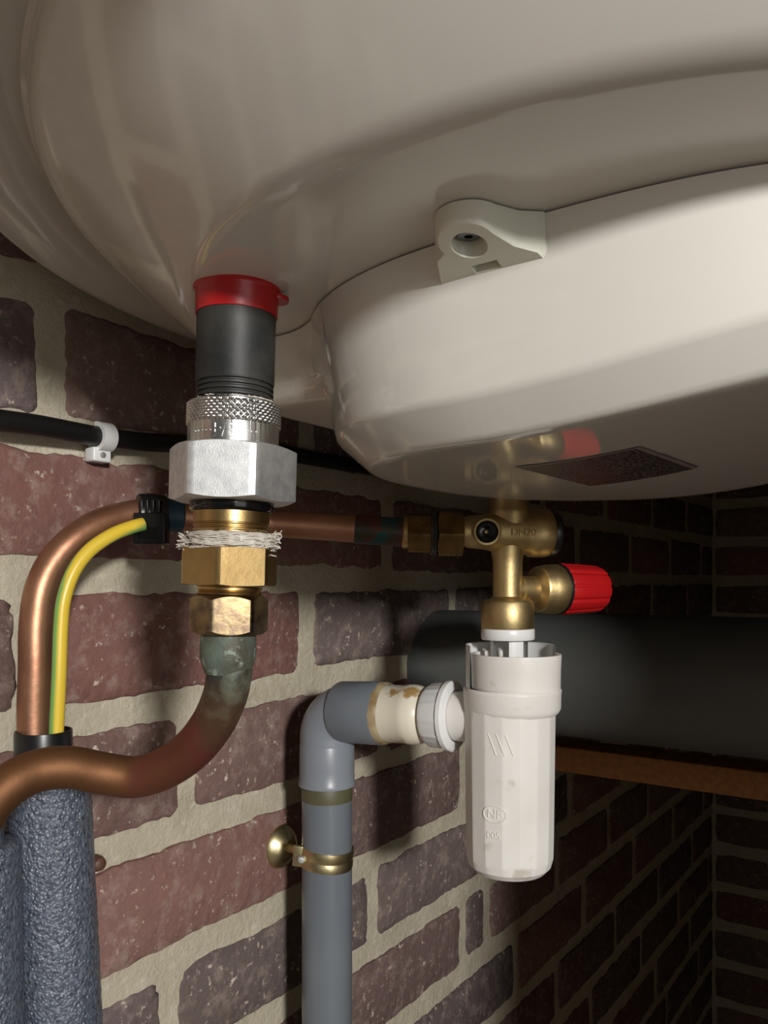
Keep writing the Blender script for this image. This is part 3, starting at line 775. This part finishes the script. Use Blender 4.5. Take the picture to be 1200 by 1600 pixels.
# relief branch and red knob
rd = (RIGHT * 0.90 + FWD * 0.43).normalized()
rc = P(797, 921, VD)
RM = frame(rc, rd)
bm = bmesh.new()
lathe(bm, [(0, 0), (19 * VX, 0), (19 * VX, 16 * VX), (21 * VX, 18 * VX), (21 * VX, 44 * VX), (24 * VX, 47 * VX), (35 * VX, 50 * VX), (37 * VX, 54 * VX), (37 * VX, 62 * VX), (39 * VX, 66 * VX), (40 * VX, 86 * VX), (39 * VX, 90 * VX), (0, 90 * VX)], RM, 56)
obj('relief_branch', bm, M['brass_cast'], sv, 40)
bm = bmesh.new(); lathe(bm, [(0, 89 * VX), (41 * VX, 89 * VX), (41.5 * VX, 92 * VX), (40 * VX, 95 * VX), (0, 95 * VX)], RM, 48); obj('knob_gasket', bm, M['black'], sv)
bm = bmesh.new()
def rib(r, z, a): return r * (1 - 0.055 * max(0, math.cos(a * 11)) ** 3) if r > 20 * VX else r
lathe(bm, [(1e-6, 94 * VX), (41 * VX, 94 * VX), (42 * VX, 97 * VX), (41 * VX, 120 * VX), (39.5 * VX, 150 * VX), (38 * VX, 168 * VX), (35 * VX, 174 * VX), (28 * VX, 176 * VX), (1e-6, 176 * VX)], RM, 176, rfun=rib)
obj('red_knob', bm, M['red'], sv, 40)
# compression fitting on the left of the valve
fd = (P(728, 833, .4435) - P(630, 832, .444)).normalized()
FM = frame(P(637, 832.5, .444), fd)
bm = bmesh.new(); lathe(bm, [(0, -9 * VX), (22 * VX, -9 * VX), (25 * VX, -6 * VX), (25 * VX, 1 * VX), (0, 1 * VX)], FM, 40); obj('ferrule', bm, M['brass'], sv)
bm = bmesh.new(); hexnut(bm, 33 * VX, 0, 36 * VX, FM, math.radians(-80), 0, 0.97, 0.4); obj('union_nut', bm, M['brass_dark'], sv, 22)
bm = bmesh.new(); lathe(bm, [(0, 35 * VX), (33 * VX, 35 * VX), (35 * VX, 38 * VX), (35 * VX, 44 * VX), (0, 46 * VX)], FM, 40); obj('nut_gap_ring', bm, M['black'], sv)  # black ring filling the gap between the two nuts
bm = bmesh.new(); hexnut(bm, 39 * VX, 45 * VX, 85 * VX, FM, math.radians(-82), 0, 0.97, 0.4); obj('union_nut', bm, M['brass_dark'], sv, 22)

# ------------------------------------------------------------------ siphon trap
tp = thing('siphon_trap', 'white faceted plastic siphon trap hanging under the brass safety valve', 'trap', P(797, 1200, VD))
def TM(u): return Matrix.Translation(P(u, 908, VD))
bm = bmesh.new()
rb = 71 * VX
lathe(bm, [(0, vz(1080)), (rb, vz(1080)), (rb * 0.999, vz(1120)), (rb * 0.965, vz(1300)), (rb * 0.955, vz(1330)), (rb * 0.95, vz(1336)), (rb * 0.90, vz(1348)), (rb * 0.78, vz(1357)), (rb * 0.60, vz(1361)), (0, vz(1361))], TM(796), 192,
      rfun=lambda r, z, a: (r * max(0.0, 1 - (1 - math.cos(math.pi / 16) / math.cos(((a + 0.087) % (math.pi / 8)) - math.pi / 16)) * (1.0 if vz(1337) < z < vz(1116) else 0.0))) if r > 1e-6 else 1e-6)
tb = obj('trap_body', bm, M['trap'], tp, 9)
tag(tb)
bm = bmesh.new()
lathe(bm, [(rb, vz(1074)), (74 * VX, vz(1073)), (76 * VX, vz(1076)), (76 * VX, vz(1079)), (75.5 * VX, vz(1082)), (75 * VX, vz(1104)), (72 * VX, vz(1110)), (69 * VX, vz(1113)), (66 * VX, vz(1113))], TM(800), 96); obj('collar', bm, M['trap'], tp, 40)
bm = bmesh.new()
lathe(bm, [(63 * VX, vz(1028)), (64 * VX, vz(1021)), (69.5 * VX, vz(1021)), (70 * VX, vz(1024)), (69 * VX, vz(1045)), (68.5 * VX, vz(1074)), (63 * VX, vz(1074)), (63 * VX, vz(1028))], TM(806), 96); obj('funnel_rim', bm, M['trap'], tp, 40)
# taller rear half of the funnel, brighter white
bm = bmesh.new()
lathe(bm, [(66.5 * VX, vz(1076)), (66.5 * VX, vz(1008)), (69 * VX, vz(1007)), (69 * VX, vz(1076))], TM(797), 48, math.radians(-62), math.radians(140)); obj('rear_guard', bm, M['white_plastic'], tp, 40)
bm = bmesh.new(); lathe(bm, [(0, vz(982)), (40.5 * VX, vz(982)), (41.5 * VX, vz(984)), (41.5 * VX, vz(997)), (40 * VX, vz(999)), (0, vz(999))], TM(793.5), 56); obj('inlet_cap', bm, M['white_plastic'], tp, 40)
bm = bmesh.new()
for a0, a1 in ((205, 252), (310, 372), (100, 150)):
    lathe(bm, [(24 * VX, vz(1060)), (24 * VX, vz(998)), (29.5 * VX, vz(998)), (29.5 * VX, vz(1060))], TM(796), 16, math.radians(a0), math.radians(a1))
obj('inlet_legs', bm, M['white_plastic'], tp, 40)
# moulded marks
R16 = rb * 0.985
def on_trap(x, y, z, v0, a0=-100):
    a = math.radians(a0) + x / R16; r = R16 * (1 - 0.035 * (v0 - 1120) / 180.0 if v0 > 1120 else 1) * math.cos(math.pi / 16) / math.cos(((a - math.atan2(WN, WS) + 0.087) % (math.pi / 8)) - math.pi / 16) + z
    c = P(796, 908, VD); return Vector((c.x, c.y, ZC + vz(v0) + y)) + (RIGHT * math.cos(a) + FWD * math.sin(a)) * r
# frame of the lathes is world aligned: angle of the camera direction
bm = text_mesh('NF', 19 * VX, 0.0004, lambda x, y, z: on_trap(x, y, z + 0.0004, 1255, -118))
el = bmesh.new()
pts = [on_trap(18 * VX * math.cos(t_), 12.5 * VX * math.sin(t_), 0.0005, 1255, -118) for t_ in [2 * math.pi * i / 40 for i in range(41)]]
tube(bm, pts, 1.0 * VX, 6, False, 1, smooth=False); el.free()
obj('moulded_mark', bm, M['trap'], tb, 40)
bm = text_mesh('005', 15 * VX, 0.0004, lambda x, y, z: on_trap(x, y, z + 0.0004, 1287, -119)); obj('moulded_mark', bm, M['trap'], tb, 40)
bm = bmesh.new()
for x0 in (-17, -4, 9):
    p4 = [(x0, 17), (x0 + (0 if x0 < 9 else 0), 17), (x0 + 14, -17)]
    tube(bm, [on_trap((x0 + 13 * k / 6) * VX, (16 - 32 * k / 6) * VX, 0.0004, 1151, -112) for k in range(7)], 1.2 * VX, 6, True, 1, smooth=False)
for x0, yy in ((-17, 16), (-4, -16)):
    tube(bm, [on_trap((x0 + 13 * k / 6) * VX, yy * VX, 0.0003, 1151, -112) for k in range(7)], 0.8 * VX, 6, True, 1, smooth=False)
obj('moulded_mark', bm, M['trap'], tb, 40)
# side outlet with its nut
o0, o1 = P(797, 1122, VD), P(534, 1112, .505)
od = (o1 - o0).normalized()
OM = frame(o0, od)
ol = (o1 - o0).length
_x0, _y0 = (797 - CX) / F * VD, VD; _x1, _y1 = (534 - CX) / F * .505, .505
def oz(u):
    k = (u - CX) / F; return ol * (k * _y0 - _x0) / ((_x1 - _x0) - k * (_y1 - _y0))
OX = lambda u: (_y0 + (_y1 - _y0) * oz(u) / ol) / F
bm = bmesh.new(); lathe(bm, [(0, 0.01), (39 * OX(730), 0.012), (39 * OX(730), oz(706)), (0, oz(704))], OM, 48); obj('outlet_neck', bm, M['trap'], tp, 40)
bm = bmesh.new()
def nutrib(r, z, a): return r * (1 + 0.018 * (1 if math.cos(a * 12) > 0.8 else 0)) if 52 * OX(700) > r > 47 * OX(690) else r
lathe(bm, [(40 * OX(710), oz(713)), (51 * OX(710), oz(712)), (55 * OX(710), oz(709)), (55 * OX(710), oz(703)), (51.5 * OX(700), oz(701)), (51 * OX(700), oz(699)), (49.5 * OX(690), oz(679)), (46 * OX(690), oz(672)), (38 * OX(690), oz(671))], OM, 144, rfun=nutrib)
obj('outlet_nut', bm, M['white_plastic'], tp, 40)

# ------------------------------------------------------------------ waste pipework
wr = thing('pipe_reducer', 'cream plastic reducer with brown stains between trap nut and grey elbow', 'pipe fitting', o0 + od * oz(630))
bm = bmesh.new()
lathe(bm, [(0, oz(676)), (37 * OX(665), oz(676)), (38 * OX(665), oz(668)), (40.5 * OX(660), oz(665)), (44 * OX(655), oz(660)), (45.5 * OX(650), oz(655)), (46.5 * OX(640), oz(649)), (46.5 * OX(635), oz(640)), (45 * OX(630), oz(637)), (45 * OX(620), oz(608)), (45 * OX(600), oz(585)), (0, oz(585))], OM, 64); obj('reducer_body', bm, M['cream'], wr, 40)
bm = bmesh.new(); lathe(bm, [(45.2 * OX(602), oz(609)), (47 * OX(602), oz(607)), (49 * OX(600), oz(601)), (48.5 * OX(600), oz(595)), (44 * OX(600), oz(592))], OM, 64, rfun=lambda r, z, a: r + 0.0006 * noise.noise(Vector((math.cos(a) * 4, math.sin(a) * 4, z * 500)))); obj('sealant', bm, M['rust_glue'], wr, 40)
tag(wr.children[-1], 'ring of brown dried sealant')
GD = 0.505; GX = GD / F
el_ = thing('pipe_elbow', 'grey plastic elbow turning the cream reducer down into the grey waste pipe', 'pipe fitting', P(512, 1130, GD))
bm = bmesh.new(); lathe(bm, [(0, oz(532)), (46 * GX, oz(532)), (47.5 * GX, oz(536)), (48 * GX, oz(598)), (46.5 * GX, oz(600)), (44.5 * GX, oz(600)), (44.5 * GX, oz(590)), (0, oz(590))], OM, 64); obj('side_socket', bm, M['pvc'], el_, 40)
ec0 = P(511, 1112, GD)
pts = []
a_in = o0 + od * oz(548); 
ctr = o0 + od * oz(511)
down = Vector((0, 0, -1))
R_b = 40 * GX
for i in range(13):
    th = math.radians(90 * i / 12)
    # arc from side direction (-od reversed) into down
    pts.append(ctr + (-od) * R_b * (1 - math.sin(th)) + down * R_b * (1 - math.cos(th)))
pts = [ctr - od * (R_b + 0.004)] + pts + [ctr + down * (R_b + 0.01)]
bm = bmesh.new(); tube(bm, pts, 42.5 * GX, 48, True, 2); obj('bend', bm, M['pvc_socket'], el_, 40)
pc_ = ctr.copy()
gz = lambda v: (CY - v) * GX
GM = Matrix.Translation(Vector((ctr.x, ctr.y, ZC)))
bm = bmesh.new(); lathe(bm, [(0, gz(1160)), (41 * GX, gz(1160)), (43 * GX, gz(1166)), (43.5 * GX, gz(1200)), (43.5 * GX, gz(1221)), (45 * GX, gz(1224)), (44.5 * GX, gz(1229)), (40 * GX, gz(1230)), (0, gz(1230))], GM, 64); obj('lower_socket', bm, M['pvc_socket'], el_, 40)
gp = thing('waste_pipe', 'vertical grey plastic waste pipe below the grey elbow', 'pipe', Vector((ctr.x, ctr.y, ZC + gz(1600))))
bm = bmesh.new(); lathe(bm, [(0, gz(1228)), (39.6 * GX, gz(1228)), (39.6 * GX, gz(2300)), (0, gz(2300))], GM, 64); obj('pipe', bm, M['pvc'], gp)
bm = bmesh.new(); lathe(bm, [(39.7 * GX, gz(1229)), (40.1 * GX, gz(1230)), (40.1 * GX, gz(1248)), (39.7 * GX, gz(1252))], GM, 64, rfun=lambda r, z, a: r); obj('glue_band', bm, M['glue'], gp)
tag(gp.children[-1], 'olive band of old glue')
# clamp on the waste pipe
pcl = thing('pipe_clamp', 'yellow zinc pipe clamp and round wall plate holding the grey waste pipe', 'clamp', Vector((ctr.x, ctr.y, ZC + gz(1340))))
Mcl = frame(Vector((ctr.x, ctr.y, ZC + gz(1341))), (UP + RIGHT * 0.10 - FWD * 0.02).normalized())
hb = 15 * GX
bm = bmesh.new(); lathe(bm, [(39.8 * GX, hb), (41.6 * GX, hb), (42 * GX, hb * .8), (42 * GX, hb * .15), (41 * GX, 0), (41 * GX, -hb * .1), (42 * GX, -hb * .25), (42 * GX, -hb * .85), (41.6 * GX, -hb), (39.8 * GX, -hb), (39.8 * GX, hb)], Mcl, 64); obj('band', bm, M['zinc_yellow'], pcl, 40)
bm = bmesh.new(); box(bm, (-50 * GX, -22 * GX, -hb * 1.15), (-34 * GX, -16 * GX, hb * 1.05), Mcl @ Matrix.Rotation(math.radians(-8), 4, 'Z'), 0.0009); obj('lug', bm, M['zinc_yellow'], pcl, 40)
bm = bmesh.new(); lathe(bm, [(0, 0.0018), (0.0018, 0.0015), (0.0026, 0), (0, 0)], Mcl @ Matrix.Translation((-38 * GX, -23 * GX, -2 * GX)) @ Matrix.Rotation(math.radians(90), 4, 'X'), 20); obj('clamp_screw', bm, M['steel'], pcl)
plate = wl(441, 1323, 0.0035)
bm = bmesh.new(); lathe(bm, [(0, -0.003), (0.0150, -0.003), (0.0153, -0.0012), (0.0150, 0.0), (0.0132, 0.0022), (0.0098, 0.0052), (0.0062, 0.0078), (0.0046, 0.0082), (0, 0.0082)], frame(plate, (0, -1, 0), UP), 56); obj('wall_plate', bm, M['zinc_yellow'], pcl)
bm = bmesh.new(); tube(bm, [plate, Vector((ctr.x, ctr.y, ZC + gz(1341))) - (Vector((ctr.x, ctr.y, ZC + gz(1341))) - plate).normalized() * 40 * GX], 0.0031, 16, True, 1, smooth=False); obj('stud', bm, M['zinc_yellow'], pcl)

# small brown peg in the wall beside the foam tube
pg = wl(143, 1346, 0.002)
bm = bmesh.new(); lathe(bm, [(0, -0.004), (0.0042, -0.004), (0.0042, 0.006), (0.0034, 0.0082), (0.0018, 0.0092), (0, 0.0095)], frame(pg, (0, -1, 0), UP), 28)
tag(obj('wall_peg', bm, plastic('brown_peg', srgb(92, 62, 48), 0.5)), 'small brown peg in the mortar just right of the foam tube', 'peg')

# ------------------------------------------------------------------ drain pipe and batten in the dark end
bm = bmesh.new(); lathe(bm, [(0, -0.01), (0.05, -0.01), (0.05, ND - 0.001), (0, ND - 0.001)], frame(W(0.622, 0, -0.076), (0, -1, 0), UP), 72)
tag(obj('drain_pipe', bm, M['wide_pvc']), 'wide grey drain pipe crossing the dark corner behind the trap', 'pipe')
bm = bmesh.new(); box(bm, W(0.722, ND - 0.001, -0.182), W(0.765, 0.002, -0.158), None, 0.0015)
tag(obj('wooden_batten', bm, M['wood']), 'pale wooden batten under the wide drain pipe', 'batten')
